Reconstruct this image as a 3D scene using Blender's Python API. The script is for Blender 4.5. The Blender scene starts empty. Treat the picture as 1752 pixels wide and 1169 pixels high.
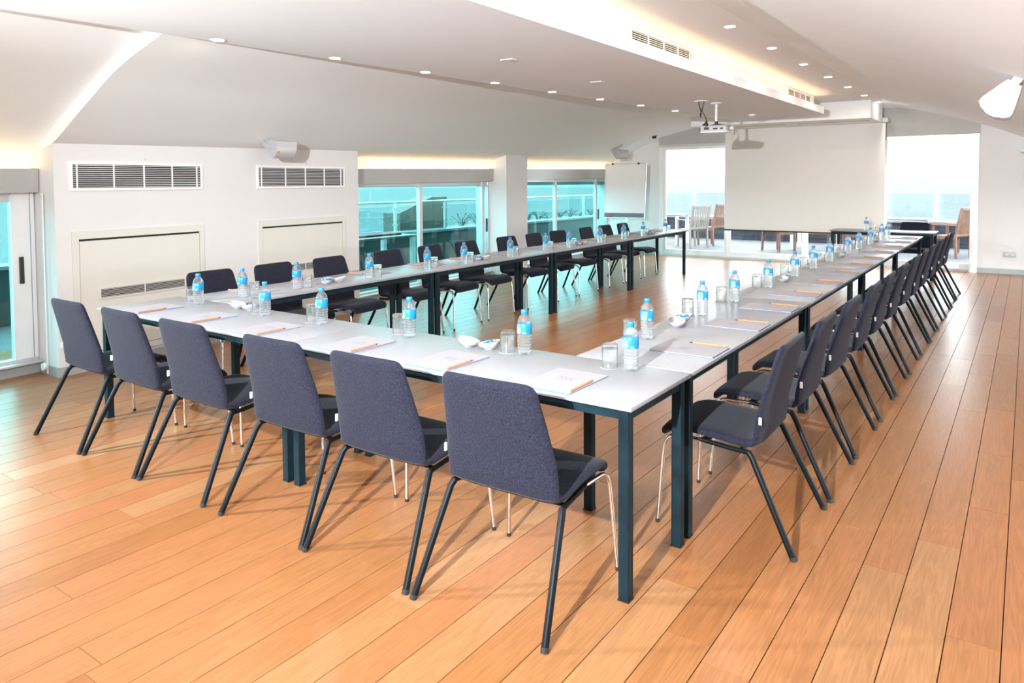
import bpy, bmesh, math, random
from mathutils import Vector, Matrix
R = math.radians
random.seed(7)
scene = bpy.context.scene
COL = scene.collection

# ------------------------------------------------------------------ camera
W_PX, H_PX, FL = 1752.0, 1169.0, 1258.7
CXP, CYP = 876.0, 584.5 - 218.54
CAM = Vector((1.1783, -2.3823, 1.5541))
YAW, PITCH, ROLL = 0.6118, -0.0428, -0.0058
_f = Vector((-math.sin(YAW) * math.cos(PITCH), math.cos(YAW) * math.cos(PITCH), math.sin(PITCH)))
_r0 = Vector((math.cos(YAW), math.sin(YAW), 0)); _u0 = _r0.cross(_f)
_r = _r0 * math.cos(ROLL) + _u0 * math.sin(ROLL); _u = _u0 * math.cos(ROLL) - _r0 * math.sin(ROLL)
cd = bpy.data.cameras.new('camera'); cam = bpy.data.objects.new('camera', cd); COL.objects.link(cam)
cd.sensor_fit = 'HORIZONTAL'; cd.sensor_width = 36.0; cd.lens = 36.0 * FL / W_PX
cd.shift_y = (CYP - H_PX / 2) / W_PX
cd.clip_start = 0.05; cd.clip_end = 9000
M = Matrix(((_r.x, _u.x, -_f.x), (_r.y, _u.y, -_f.y), (_r.z, _u.z, -_f.z)))
cam.matrix_world = Matrix.Translation(CAM) @ M.to_4x4()
scene.camera = cam

def ray(px, py): return _f + _r * ((px - CXP) / FL) - _u * ((py - CYP) / FL)
def onz(px, py, z):
    d = ray(px, py); return CAM + d * ((z - CAM.z) / d.z)
def proj(p):
    d = Vector(p) - CAM; w = d.dot(_f)
    return (CXP + FL * d.dot(_r) / w, CYP - FL * d.dot(_u) / w, w)

# ------------------------------------------------------------------ world, lights, exposure
scene.view_settings.view_transform = 'Standard'; scene.view_settings.look = 'None'
scene.view_settings.gamma = 1.0; scene.view_settings.use_curve_mapping = False
scene.view_settings.exposure = 0.33
wd = bpy.data.worlds.new('overcast_sky'); scene.world = wd; wd.use_nodes = True
bgn = wd.node_tree.nodes['Background']
bgn.inputs['Color'].default_value = (0.90, 0.965, 1.0, 1); bgn.inputs['Strength'].default_value = 7.6

def flash(name, loc, target, power, radius, col, size=118):
    l = bpy.data.lights.new(name, 'SPOT'); l.energy = power; l.shadow_soft_size = radius; l.color = col
    l.spot_size = R(size); l.spot_blend = 1.0
    o = bpy.data.objects.new(name, l); COL.objects.link(o); o.location = loc
    o.rotation_euler = (Vector(target) - Vector(loc)).to_track_quat('-Z', 'Y').to_euler()
    return o
flash('strobe_light', (0.32, -3.65, 2.2), (-2.0, 8.0, 2.9), 2500, 0.035, (0.93, 0.97, 1.0))
flash('strobe_light', (-4.55, -2.65, 1.95), (-1.0, 1.2, 0.6), 1250, 0.03, (0.93, 0.97, 1.0), 92)

# ------------------------------------------------------------------ materials
MATS = {}
def nodes_of(m):
    m.use_nodes = True; nt = m.node_tree
    return nt, nt.nodes, nt.links, nt.nodes['Principled BSDF']
def setc(p, k, v):
    if k in p.inputs: p.inputs[k].default_value = v
def mat(name, col, rough=0.5, metal=0.0, var=0.04, scale=6.0, bump=0.0, bscale=60.0, spec=0.5, sheen=0.0, coords='Object'):
    m = bpy.data.materials.new(name); nt, N, L, p = nodes_of(m)
    tc = N.new('ShaderNodeTexCoord'); nz = N.new('ShaderNodeTexNoise'); nz.inputs['Scale'].default_value = scale; nz.inputs['Detail'].default_value = 4
    L.new(tc.outputs[coords], nz.inputs['Vector'])
    cr = N.new('ShaderNodeValToRGB')
    a = [max(0, c * (1 - var)) for c in col]; b = [min(1, c * (1 + var)) for c in col]
    cr.color_ramp.elements[0].position = 0.3; cr.color_ramp.elements[1].position = 0.7
    cr.color_ramp.elements[0].color = (*a, 1); cr.color_ramp.elements[1].color = (*b, 1)
    L.new(nz.outputs['Fac'], cr.inputs['Fac']); L.new(cr.outputs['Color'], p.inputs['Base Color'])
    p.inputs['Roughness'].default_value = rough; p.inputs['Metallic'].default_value = metal
    setc(p, 'Specular IOR Level', spec)
    if sheen: setc(p, 'Sheen Weight', sheen); setc(p, 'Sheen Roughness', 0.5)
    if bump:
        n2 = N.new('ShaderNodeTexNoise'); n2.inputs['Scale'].default_value = bscale; n2.inputs['Detail'].default_value = 3
        L.new(tc.outputs[coords], n2.inputs['Vector'])
        bp = N.new('ShaderNodeBump'); bp.inputs['Strength'].default_value = bump; bp.inputs['Distance'].default_value = 0.002
        L.new(n2.outputs['Fac'], bp.inputs['Height']); L.new(bp.outputs['Normal'], p.inputs['Normal'])
    MATS[name] = m; return m
def emit(name, col, s):
    m = bpy.data.materials.new(name); nt, N, L, p = nodes_of(m)
    p.inputs['Base Color'].default_value = (*col, 1)
    setc(p, 'Emission Color', (*col, 1)); setc(p, 'Emission Strength', s)
    MATS[name] = m; return m
def clear(name, tint, ior=1.45, glass=0.0, milky=0.0, gloss=1.0, rough=0.02):
    """tinted see-through sheet: transparent + fresnel mirror (+ some refraction, + some milky diffuse)"""
    m = bpy.data.materials.new(name); nt, N, L, p = nodes_of(m); N.remove(p)
    out = N['Material Output']
    tr = N.new('ShaderNodeBsdfTransparent'); tr.inputs['Color'].default_value = (*tint, 1)
    gl = N.new('ShaderNodeBsdfGlossy'); gl.inputs['Roughness'].default_value = rough
    gl.inputs['Color'].default_value = (gloss, gloss, gloss, 1)
    f0 = ((ior - 1) / (ior + 1)) ** 2
    lw = N.new('ShaderNodeLayerWeight'); lw.inputs['Blend'].default_value = 0.5
    pw = N.new('ShaderNodeMath'); pw.operation = 'POWER'; pw.inputs[1].default_value = 5.0; L.new(lw.outputs['Facing'], pw.inputs[0])
    fr = N.new('ShaderNodeMath'); fr.operation = 'MULTIPLY_ADD'; fr.inputs[1].default_value = 1 - f0; fr.inputs[2].default_value = f0; L.new(pw.outputs[0], fr.inputs[0])
    base = tr.outputs[0]
    if glass:
        rf = N.new('ShaderNodeBsdfRefraction'); rf.inputs['IOR'].default_value = 1.18; rf.inputs['Roughness'].default_value = 0
        rf.inputs['Color'].default_value = (*tint, 1)
        mx = N.new('ShaderNodeMixShader'); mx.inputs[0].default_value = glass
        L.new(base, mx.inputs[1]); L.new(rf.outputs[0], mx.inputs[2]); base = mx.outputs[0]
    if milky:
        df = N.new('ShaderNodeBsdfDiffuse'); df.inputs['Color'].default_value = (0.85, 0.92, 0.95, 1)
        mx = N.new('ShaderNodeMixShader'); mx.inputs[0].default_value = milky
        L.new(base, mx.inputs[1]); L.new(df.outputs[0], mx.inputs[2]); base = mx.outputs[0]
    m2 = N.new('ShaderNodeMixShader'); L.new(fr.outputs[0], m2.inputs[0]); L.new(base, m2.inputs[1]); L.new(gl.outputs[0], m2.inputs[2])
    L.new(m2.outputs[0], out.inputs['Surface'])
    MATS[name] = m; return m

mat('wall_paint', (0.70, 0.69, 0.69), 0.7, var=0.012, scale=1.5, bump=0.05, bscale=300)
mat('ceiling_paint', (0.875, 0.88, 0.885), 0.75, var=0.012, scale=1.2)
mat('soffit_paint', (0.86, 0.88, 0.91), 0.7, var=0.01, scale=1.0)
mat('cream_panel', (0.68, 0.665, 0.615), 0.5, var=0.012)
mat('grey_header', (0.43, 0.41, 0.385), 0.6, var=0.03)
mat('satin_valance', (0.46, 0.45, 0.435), 0.38, 0.35, var=0.03, scale=3)
mat('alu', (0.66, 0.66, 0.67), 0.35, 0.55, var=0.03)
mat('white_alu', (0.8, 0.8, 0.81), 0.4, 0.1, var=0.02)
mat('grey_base', (0.36, 0.38, 0.385), 0.45, 0.1, var=0.05)
mat('dark_gap', (0.015, 0.013, 0.012), 0.9)
mat('vent_white', (0.85, 0.85, 0.86), 0.4, var=0.01)
mat('vent_dark', (0.02, 0.02, 0.021), 0.9)
mat('laminate', (0.25, 0.256, 0.275), 0.36, var=0.012, scale=2, spec=0.3)
mat('laminate_edge', (0.78, 0.765, 0.74), 0.4, var=0.03, scale=30)
mat('steel_dark', (0.004, 0.014, 0.020), 0.5, 0.0, var=0.45, scale=9, spec=0.16)
mat('tube_black', (0.003, 0.005, 0.007), 0.45, 0.0, var=0.3, scale=20, spec=0.15)
mat('chrome', (0.80, 0.78, 0.75), 0.12, 1.0, var=0.03)
mat('rubber', (0.012, 0.012, 0.012), 0.7)
mat('tag_white', (0.8, 0.8, 0.78), 0.6)
mat('paper', (0.295, 0.288, 0.308), 0.7, spec=0.2, var=0.008)
mat('blue_card', (0.015, 0.13, 0.42), 0.5)
mat('print_blue', (0.13, 0.19, 0.25), 0.6, var=0.05)
mat('print_grey', (0.17, 0.18, 0.205), 0.6, var=0.05)
mat('pencil_wood', (0.50, 0.20, 0.09), 0.5, var=0.06, scale=40)
mat('graphite', (0.04, 0.04, 0.045), 0.4)
mat('porcelain', (0.38, 0.372, 0.37), 0.12, var=0.01)
mat('cap_blue', (0.004, 0.17, 0.40), 0.4)
mat('label_blue', (0.004, 0.19, 0.42), 0.4, var=0.12, scale=30)
mat('label_white', (0.5, 0.52, 0.56), 0.4)
mat('candy_blue', (0.004, 0.13, 0.36), 0.3)
mat('candy_white', (0.5, 0.49, 0.53), 0.3)
mat('speaker_white', (0.45, 0.45, 0.462), 0.35, var=0.01)
mat('grille_grey', (0.55, 0.56, 0.56), 0.5, 0.2, var=0.05, scale=200)
mat('orange_badge', (0.85, 0.16, 0.02), 0.5)
mat('screen_cloth', (0.80, 0.775, 0.745), 0.8, var=0.008)
mat('board_white', (0.84, 0.815, 0.82), 0.35, var=0.01)
mat('red_felt', (0.75, 0.01, 0.07), 0.6)
mat('plastic_black', (0.012, 0.012, 0.013), 0.4)
mat('teak', (0.1796, 0.0898, 0.0580), 0.55, var=0.2, scale=12)
mat('teak_pale', (0.2440, 0.2090, 0.1800), 0.6, var=0.12, scale=12)
mat('deck', (0.1056, 0.1056, 0.1109), 0.7, var=0.08, scale=3)
mat('navy_clad', (0.0106, 0.0142, 0.0264), 0.5, var=0.2, scale=4)
mat('ledge_white', (0.1742, 0.1742, 0.1742), 0.5, var=0.02)
mat('steel', (0.62, 0.62, 0.62), 0.3, 0.8, var=0.04)
mat('sea', (0.135, 0.138, 0.138), 0.9, spec=0.0, var=0.12, scale=0.02, coords='Generated')
mat('hill', (0.1029, 0.1306, 0.1425), 0.9, var=0.15, scale=0.01)
mat('leaf', (0.0211, 0.0370, 0.0238), 0.6, var=0.4, scale=15)
mat('tan_box', (0.1426, 0.1093, 0.0855), 0.7, var=0.05)
mat('red_cloth', (0.1320, 0.0079, 0.0211), 0.7)
mat('pale_table', (0.1267, 0.1267, 0.1241), 0.5, var=0.03)
mat('parapet_shaded', (0.0396, 0.0475, 0.0475), 0.7, var=0.06)  # shade on the parapet's inner face is put into this darker colour
mat('lead_wood', (0.16, 0.10, 0.08), 0.6)
emit('led_warm', (1.0, 0.70, 0.36), 9.0)
emit('lamp_warm', (1.0, 0.88, 0.74), 420.0)
emit('led_soft', (1.0, 0.70, 0.36), 8.0)
clear('window_teal', (0.50, 0.83, 0.84), 1.5)
clear('door_glass', (0.93, 0.96, 0.97), 1.45)
clear('rail_glass', (0.86, 0.93, 0.94), 1.4)
clear('bottle_plastic', (0.955, 0.985, 0.995), 1.75, glass=0.5, milky=0.05)
clear('tumbler_glass', (0.985, 0.99, 0.99), 1.6, glass=0.5, milky=0.02)

def fabric():
    m = bpy.data.materials.new('chair_fabric'); nt, N, L, p = nodes_of(m)
    tc = N.new('ShaderNodeTexCoord'); nz = N.new('ShaderNodeTexNoise'); nz.inputs['Scale'].default_value = 230; nz.inputs['Detail'].default_value = 2
    L.new(tc.outputs['Object'], nz.inputs['Vector'])
    cr = N.new('ShaderNodeValToRGB'); e = cr.color_ramp.elements
    e[0].position = 0.40; e[0].color = (0.0045, 0.0053, 0.012, 1); e[1].position = 0.66; e[1].color = (0.019, 0.020, 0.039, 1)
    L.new(nz.outputs['Fac'], cr.inputs['Fac']); L.new(cr.outputs['Color'], p.inputs['Base Color'])
    p.inputs['Roughness'].default_value = 0.85; setc(p, 'Specular IOR Level', 0.2)
    setc(p, 'Sheen Weight', 0.06); setc(p, 'Sheen Roughness', 0.45)
    bp = N.new('ShaderNodeBump'); bp.inputs['Strength'].default_value = 0.25; bp.inputs['Distance'].default_value = 0.001
    L.new(nz.outputs['Fac'], bp.inputs['Height']); L.new(bp.outputs['Normal'], p.inputs['Normal'])
    MATS['chair_fabric'] = m
fabric()

def oak():
    m = bpy.data.materials.new('oak_plank'); nt, N, L, p = nodes_of(m)
    geo = N.new('ShaderNodeNewGeometry'); oi = N.new('ShaderNodeObjectInfo')
    add = N.new('ShaderNodeMath'); add.operation = 'ADD'
    L.new(geo.outputs['Random Per Island'], add.inputs[0]); L.new(oi.outputs['Random'], add.inputs[1])
    fr = N.new('ShaderNodeMath'); fr.operation = 'FRACT'; L.new(add.outputs[0], fr.inputs[0])
    comb = N.new('ShaderNodeCombineXYZ')
    for i, k in enumerate((37.0, 91.0, 53.0)):
        mu = N.new('ShaderNodeMath'); mu.operation = 'MULTIPLY'; mu.inputs[1].default_value = k
        L.new(fr.outputs[0], mu.inputs[0]); L.new(mu.outputs[0], comb.inputs[i])
    va = N.new('ShaderNodeVectorMath'); va.operation = 'ADD'
    L.new(geo.outputs['Position'], va.inputs[0]); L.new(comb.outputs[0], va.inputs[1])
    mp = N.new('ShaderNodeMapping'); mp.inputs['Scale'].default_value = (16, 1.1, 1); L.new(va.outputs[0], mp.inputs['Vector'])
    n1 = N.new('ShaderNodeTexNoise'); n1.inputs['Scale'].default_value = 1.0; n1.inputs['Detail'].default_value = 5; n1.inputs['Distortion'].default_value = 0.9
    L.new(mp.outputs[0], n1.inputs['Vector'])
    mp2 = N.new('ShaderNodeMapping'); mp2.inputs['Scale'].default_value = (150, 5, 1); L.new(va.outputs[0], mp2.inputs['Vector'])
    n2 = N.new('ShaderNodeTexNoise'); n2.inputs['Scale'].default_value = 1.0; n2.inputs['Detail'].default_value = 3; L.new(mp2.outputs[0], n2.inputs['Vector'])
    wv = N.new('ShaderNodeMath'); wv.operation = 'MULTIPLY'; wv.inputs[1].default_value = 9.0; L.new(n1.outputs['Fac'], wv.inputs[0])
    wf = N.new('ShaderNodeMath'); wf.operation = 'PINGPONG'; wf.inputs[1].default_value = 0.5; L.new(wv.outputs[0], wf.inputs[0])
    tone = N.new('ShaderNodeValToRGB'); el = tone.color_ramp.elements
    el[0].position = 0.0; el[0].color = (0.2683, 0.1046, 0.0359, 1); el[1].position = 1.0; el[1].color = (0.3537, 0.1744, 0.0774, 1)
    for pos, c in ((0.25, (0.3110, 0.1340, 0.0495)), (0.5, (0.3304, 0.1311, 0.0527)), (0.75, (0.2915, 0.1291, 0.0471))):
        x = el.new(pos); x.color = (*c, 1)
    L.new(fr.outputs[0], tone.inputs['Fac'])
    mul = N.new('ShaderNodeMix'); mul.data_type = 'RGBA'; mul.blend_type = 'MULTIPLY'
    g = N.new('ShaderNodeMapRange'); g.inputs['From Min'].default_value = 0; g.inputs['From Max'].default_value = 0.5
    g.inputs['To Min'].default_value = 0.86; g.inputs['To Max'].default_value = 1.06
    L.new(wf.outputs[0], g.inputs['Value'])
    g2 = N.new('ShaderNodeMapRange'); g2.inputs['From Min'].default_value = 0.3; g2.inputs['From Max'].default_value = 0.7
    g2.inputs['To Min'].default_value = 0.88; g2.inputs['To Max'].default_value = 1.08
    L.new(n2.outputs['Fac'], g2.inputs['Value'])
    gm = N.new('ShaderNodeMath'); gm.operation = 'MULTIPLY'; L.new(g.outputs[0], gm.inputs[0]); L.new(g2.outputs[0], gm.inputs[1])
    mul.inputs[0].default_value = 1.0
    L.new(tone.outputs['Color'], mul.inputs[6]); L.new(gm.outputs[0], mul.inputs[7])
    L.new(mul.outputs[2], p.inputs['Base Color'])
    p.inputs['Roughness'].default_value = 0.30; setc(p, 'Specular IOR Level', 0.34)
    bp = N.new('ShaderNodeBump'); bp.inputs['Strength'].default_value = 0.12; bp.inputs['Distance'].default_value = 0.002
    L.new(n2.outputs['Fac'], bp.inputs['Height']); L.new(bp.outputs['Normal'], p.inputs['Normal'])
    MATS['oak_plank'] = m
oak()

# ------------------------------------------------------------------ mesh helpers
class MB:
    def __init__(s): s.v = []; s.f = []
    def add(s, vs, fs):
        o = len(s.v); s.v += [tuple(v) for v in vs]; s.f += [tuple(i + o for i in f) for f in fs]; return s
    def box(s, x0, x1, y0, y1, z0, z1):
        return s.add([(x0, y0, z0), (x1, y0, z0), (x1, y1, z0), (x0, y1, z0), (x0, y0, z1), (x1, y0, z1), (x1, y1, z1), (x0, y1, z1)],
                     [(0, 3, 2, 1), (4, 5, 6, 7), (0, 1, 5, 4), (1, 2, 6, 5), (2, 3, 7, 6), (3, 0, 4, 7)])
    def bbox(s, x0, x1, y0, y1, z0, z1, b=0.003, seg=2):
        bm = bmesh.new(); bmesh.ops.create_cube(bm, size=1)
        for v in bm.verts: v.co = ((x0 + x1) / 2 + v.co.x * (x1 - x0), (y0 + y1) / 2 + v.co.y * (y1 - y0), (z0 + z1) / 2 + v.co.z * (z1 - z0))
        bmesh.ops.bevel(bm, geom=bm.edges[:], offset=b, segments=seg, affect='EDGES', profile=0.5)
        bm.verts.index_update()
        s.add([v.co[:] for v in bm.verts], [[v.index for v in f.verts] for f in bm.faces]); bm.free(); return s
    def prism(s, poly, lo, hi):
        """poly: list of (x,y) ; lo/hi: z values or lists per vertex"""
        n = len(poly)
        lo = lo if isinstance(lo, (list, tuple)) else [lo] * n; hi = hi if isinstance(hi, (list, tuple)) else [hi] * n
        vs = [(p[0], p[1], l) for p, l in zip(poly, lo)] + [(p[0], p[1], h) for p, h in zip(poly, hi)]
        fs = [tuple(range(n - 1, -1, -1)), tuple(range(n, 2 * n))] + [(i, (i + 1) % n, n + (i + 1) % n, n + i) for i in range(n)]
        return s.add(vs, fs)
    def extr(s, poly, axis, a, b):
        """poly in the plane perpendicular to axis ('x': (y,z), 'y': (x,z))"""
        n = len(poly)
        mk = (lambda p, t: (t, p[0], p[1])) if axis == 'x' else (lambda p, t: (p[0], t, p[1]))
        vs = [mk(p, a) for p in poly] + [mk(p, b) for p in poly]
        fs = [tuple(range(n - 1, -1, -1)), tuple(range(n, 2 * n))] + [(i, (i + 1) % n, n + (i + 1) % n, n + i) for i in range(n)]
        return s.add(vs, fs)
    def tube(s, pts, r, seg=8, cap=True):
        pts = [Vector(p) for p in pts]; n = len(pts); rs = r if isinstance(r, (list, tuple)) else [r] * n
        t0 = (pts[1] - pts[0]).normalized(); a = t0.orthogonal().normalized(); rings = []
        for i, p in enumerate(pts):
            t = (pts[min(i + 1, n - 1)] - pts[max(i - 1, 0)]).normalized()
            a = (a - t * a.dot(t)).normalized(); b = t.cross(a)
            k = 1.0
            if 0 < i < n - 1:
                c = (pts[i + 1] - p).normalized().dot((p - pts[i - 1]).normalized()); k = 1 / max(0.5, math.sqrt((1 + c) / 2))
            rings.append([p + (a * math.cos(2 * math.pi * j / seg) + b * math.sin(2 * math.pi * j / seg)) * rs[i] * (k if k < 1.2 else 1.2) for j in range(seg)])
        vs = [v for rg in rings for v in rg]; fs = []
        for i in range(n - 1):
            for j in range(seg):
                j2 = (j + 1) % seg; fs.append((i * seg + j, i * seg + j2, (i + 1) * seg + j2, (i + 1) * seg + j))
        if cap: fs += [tuple(range(seg - 1, -1, -1)), tuple((n - 1) * seg + j for j in range(seg))]
        return s.add(vs, fs)
    def lathe(s, prof, seg=24, c=(0, 0, 0), sx=1.0, sy=1.0, caps=True):
        vs = []; n = len(prof)
        for r, z in prof:
            for j in range(seg):
                a = 2 * math.pi * j / seg; vs.append((c[0] + r * sx * math.cos(a), c[1] + r * sy * math.sin(a), c[2] + z))
        fs = []
        for i in range(n - 1):
            for j in range(seg):
                j2 = (j + 1) % seg; fs.append((i * seg + j, i * seg + j2, (i + 1) * seg + j2, (i + 1) * seg + j))
        if caps:
            if prof[0][0] > 1e-5: fs.append(tuple(range(seg - 1, -1, -1)))
            if prof[-1][0] > 1e-5: fs.append(tuple((n - 1) * seg + j for j in range(seg)))
        return s.add(vs, fs)
    def grid(s, rows):
        n = len(rows[0]); vs = [v for r in rows for v in r]; fs = []
        for i in range(len(rows) - 1):
            for j in range(n - 1): fs.append((i * n + j, i * n + j + 1, (i + 1) * n + j + 1, (i + 1) * n + j))
        return s.add(vs, fs)
    def mesh(s, name, m, smooth=None):
        me = bpy.data.meshes.new(name); me.from_pydata(s.v, [], s.f); me.update()
        bm = bmesh.new(); bm.from_mesh(me); bmesh.ops.recalc_face_normals(bm, faces=bm.faces[:]); bm.to_mesh(me); bm.free()
        if smooth:
            for p in me.polygons: p.use_smooth = True
            me.set_sharp_from_angle(angle=R(smooth))
        me.materials.append(MATS[m]); return me
    def build(s, name, m, parent=None, smooth=None, loc=None):
        o = bpy.data.objects.new(name, s.mesh(name, m, smooth)); COL.objects.link(o); o.parent = parent
        if loc: o.location = loc
        return o
def tag(o, label=None, cat=None, group=None, kind=None):
    if label: o['label'] = label
    if cat: o['category'] = cat
    if group: o['group'] = group
    if kind: o['kind'] = kind
    return o
def empty(name, loc=(0, 0, 0), rz=0.0, label=None, cat=None, group=None, kind=None):
    o = bpy.data.objects.new(name, None); COL.objects.link(o); o.location = loc; o.rotation_euler = (0, 0, rz)
    o.empty_display_size = 0.1
    return tag(o, label, cat, group, kind)
def dup(root, loc, rz=None, label=None, group=None):
    def cp(o, par):
        c = o.copy(); COL.objects.link(c); c.parent = par
        for ch in list(o.children): cp(ch, c)
        return c
    r = cp(root, None); r.location = loc
    if rz is not None: r.rotation_euler = (0, 0, rz)
    if label: r['label'] = label
    if group: r['group'] = group
    return r
ORD = ['first', 'second', 'third', 'fourth', 'fifth', 'sixth', 'seventh', 'eighth', 'ninth', 'tenth', 'eleventh', 'twelfth', 'thirteenth']

# ------------------------------------------------------------------ room dimensions
Y0, Y1 = -5.0, 12.14            # rear wall (behind the camera) and end wall
XR = 2.6                        # right wall
SL = -0.0745
def xw(y): return -5.20 + SL * (y - 0.33)      # face of the wall blocks on the window side
def xg(y): return xw(y) - 0.38                 # plane of the windows
def ztop(y): return 1.69 + 0.0125 * (y - 0.3)  # top of blind cassettes
def zbot(y): return 1.494 + 0.0122 * (y - 0.3)
ROOF = 3.15

# ---- floor
fl = MB().box(-6.7, XR + .1, Y0 - .1, Y1 + .1, -0.12, -0.016).build('floor', 'dark_gap'); tag(fl, 'oak plank floor', None, None, 'structure')
PW = 0.159; unit = MB().box(-0.5, 0.5, -0.5, 0.5, -1, 0).mesh('plank', 'oak_plank')
planks = []
k0 = int((-6.7 - 0.5) / PW) - 1
for k in range(k0, 60):
    xa = 0.5 + k * PW; xb = xa + PW
    if xb < -6.6 or xa > XR: continue
    y = Y0 - random.random() * 1.5
    while y < Y1:
        ln = random.choice((0.9, 1.2, 1.5, 1.8, 2.1)) * random.uniform(0.9, 1.1)
        a, b = max(y, Y0), min(y + ln, Y1)
        if b - a > 0.02: planks.append((xa, xb, a, b))
        y += ln
def score(pk):
    best = -1
    for tx in (pk[0], pk[1]):
        for t in (0, .25, .5, .75, 1):
            yy = pk[2] + (pk[3] - pk[2]) * t; px, py, w = proj((tx, yy, 0))
            if w > .3 and -20 < px < 1772 and -20 < py < 1189: best = max(best, (pk[3] - pk[2]) / w ** 3)
    return best
planks.sort(key=score, reverse=True)
rest = MB()
for i, (xa, xb, a, b) in enumerate(planks):
    if i < 300:
        o = bpy.data.objects.new('plank', unit); COL.objects.link(o); o.parent = fl
        o.location = ((xa + xb) / 2, (a + b) / 2, 0); o.scale = (xb - xa - .0034, b - a - .0024, .016)
    else: rest.box(xa + .0017, xb - .0017, a + .0011, b - .0011, -.016, 0)
tag(rest.build('plank_field', 'oak_plank', fl), 'further oak planks of the floor', None, None, 'stuff')

# ---- ceiling: vault on the window side, flat strip, slope on the other side
NEAR = [(-5.62, 1.815), (-5.20, 1.887), (-4.83, 2.062), (-4.5, 2.222), (-4.243, 2.344), (-3.955, 2.446), (-3.55, 2.560), (-3.25, 2.66)]
FAR = [(-6.50, 1.905), (-6.08, 2.075), (-5.68, 2.262), (-5.30, 2.43), (-4.95, 2.525), (-4.40, 2.645), (-3.85, 2.745), (-3.30, 2.83)]
def vault(y):
    t = (y - .33) / (12.14 - .33)
    return [(a[0] * (1 - t) + b[0] * t, y, a[1] * (1 - t) + b[1] * t) for a, b in zip(NEAR, FAR)]
BAY = [(-5.62, 1.83), (-5.48, 1.859), (-5.076, 2.066), (-4.592, 2.28), (-4.155, 2.44), (-3.75, 2.576), (-3.5, 2.64), (-3.25, 2.70)]
ce = MB()
def dens(pr, n=4):
    out = []
    m = len(pr)
    for i in range(m - 1):
        p0, p1, p2, p3 = pr[max(i - 1, 0)], pr[i], pr[i + 1], pr[min(i + 2, m - 1)]
        for k in range(n):
            t = k / n; out.append(tuple(0.5 * ((2 * p1[c]) + (-p0[c] + p2[c]) * t + (2 * p0[c] - 5 * p1[c] + 4 * p2[c] - p3[c]) * t * t + (-p0[c] + 3 * p1[c] - 3 * p2[c] + p3[c]) * t ** 3) for c in range(3)))
    out.append(tuple(pr[-1])); return out
ce.grid([dens(vault(.33 + (12.14 - .33) * i / 10)) for i in range(11)])
ce.grid([dens([(x, y, z) for x, z in BAY]) for y in (Y0, -2.5, .33)])
ce.grid([dens([(x, .33, z) for x, z in BAY]), dens(vault(.33))])
ce.grid([[(vault(y)[-1][0], y, vault(y)[-1][2]), (-3.0, y, 2.83), (-0.70, y, 2.83)] for y in (.33, 6, 12.14)])
ce.grid([[(-3.25, y, 2.70), (-3.0, y, 2.83), (-0.70, y, 2.83)] for y in (Y0, .33)])
RV = [(-0.70, 2.83), (-0.1, 2.675), (0.5, 2.487), (1.1, 2.235), (1.8, 1.90), (2.62, 1.50)]
ce.grid([dens([(x, y, z) for x, z in RV]) for y in (Y0, 3, 8, 12.14)])
ceil = ce.build('ceiling', 'ceiling_paint', smooth=50); tag(ceil, 'white vaulted attic ceiling', None, None, 'structure')
tag(MB().box(-7.0, 3.0, Y0 - .3, Y1 + .3, ROOF, ROOF + .1).build('ceiling_sky_blocker', 'ceiling_paint'), 'unseen slab added above the vault to block sky light', None, None, 'structure')  # unseen cover, added to keep sky light from leaking in

# ---- dropped soffit with lip, bulkhead and cove light
def xs(y): return -3.585 + 0.075 * y
so = MB().prism([(xs(Y0), Y0), (-1.36, Y0), (-1.36, 9.42), (xs(9.42), 9.42)], 2.556, 2.585)
so.box(-1.385, -1.36, Y0, 9.42, 2.585, 2.66)
trim1 = so.build('trim_1', 'soffit_paint'); tag(trim1, 'dropped grey white ceiling soffit', None, None, 'structure')
tag(MB().prism([(xs(Y0) + .25, Y0), (-1.50, Y0), (-1.50, 9.40), (xs(9.4) + .25, 9.40)], 2.585, 2.83).build('bulkhead', 'ceiling_paint', trim1))
tag(MB().box(-1.475, -1.445, Y0, 9.3, 2.587, 2.597).build('led_strip', 'led_soft', trim1), 'warm cove light behind the soffit lip')
# far bulkhead over the screen
tr2 = MB().bbox(-3.87, -0.89, 10.5, 11.62, 2.545, 2.835, .004).build('trim_2', 'ceiling_paint'); tag(tr2, 'white bulkhead over the projection screen', None, None, 'structure')
for a, b in ((-3.55, -2.35), (-2.15, -1.0)):
    MB().box(a, b, 11.0, 11.12, 2.5435, 2.5447).build('slot', 'grey_header', tr2)

# ---- window-side wall
wl = MB()
def slab(mb, ya, yb, d0, d1, za, zb):
    """piece of the slanted wall: from d0 to d1 outward from the block face"""
    mb.prism([(xw(ya) - d1, ya), (xw(ya) - d0, ya), (xw(yb) - d0, yb), (xw(yb) - d1, yb)], za, zb)
slab(wl, .334, 3.845, 0, .62, 0, 1.965)
slab(wl, 7.294, 7.978, 0, .62, 0, 2.3)
slab(wl, Y0, 12.14, .40, .62, 1.50, ROOF)
slab(wl, Y0, -3.6, .30, .62, 0, 2.3)
wall_left = wl.build('wall_left', 'wall_paint'); tag(wall_left, 'white window side wall with deep piers', None, None, 'structure')
slab(b := MB(), .315, 3.86, -.012, 0, 0, .075); b.prism([(xw(.33) - .30, .318), (xw(.33) + .012, .318), (xw(.33) + .012, .33), (xw(.33) - .30, .33)], 0, .075)
slab(b, 7.28, 7.99, -.012, 0, 0, .075)
tag(b.build('baseboard_left', 'grey_base'), 'grey skirting along the window side piers', None, None, 'structure')

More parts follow.
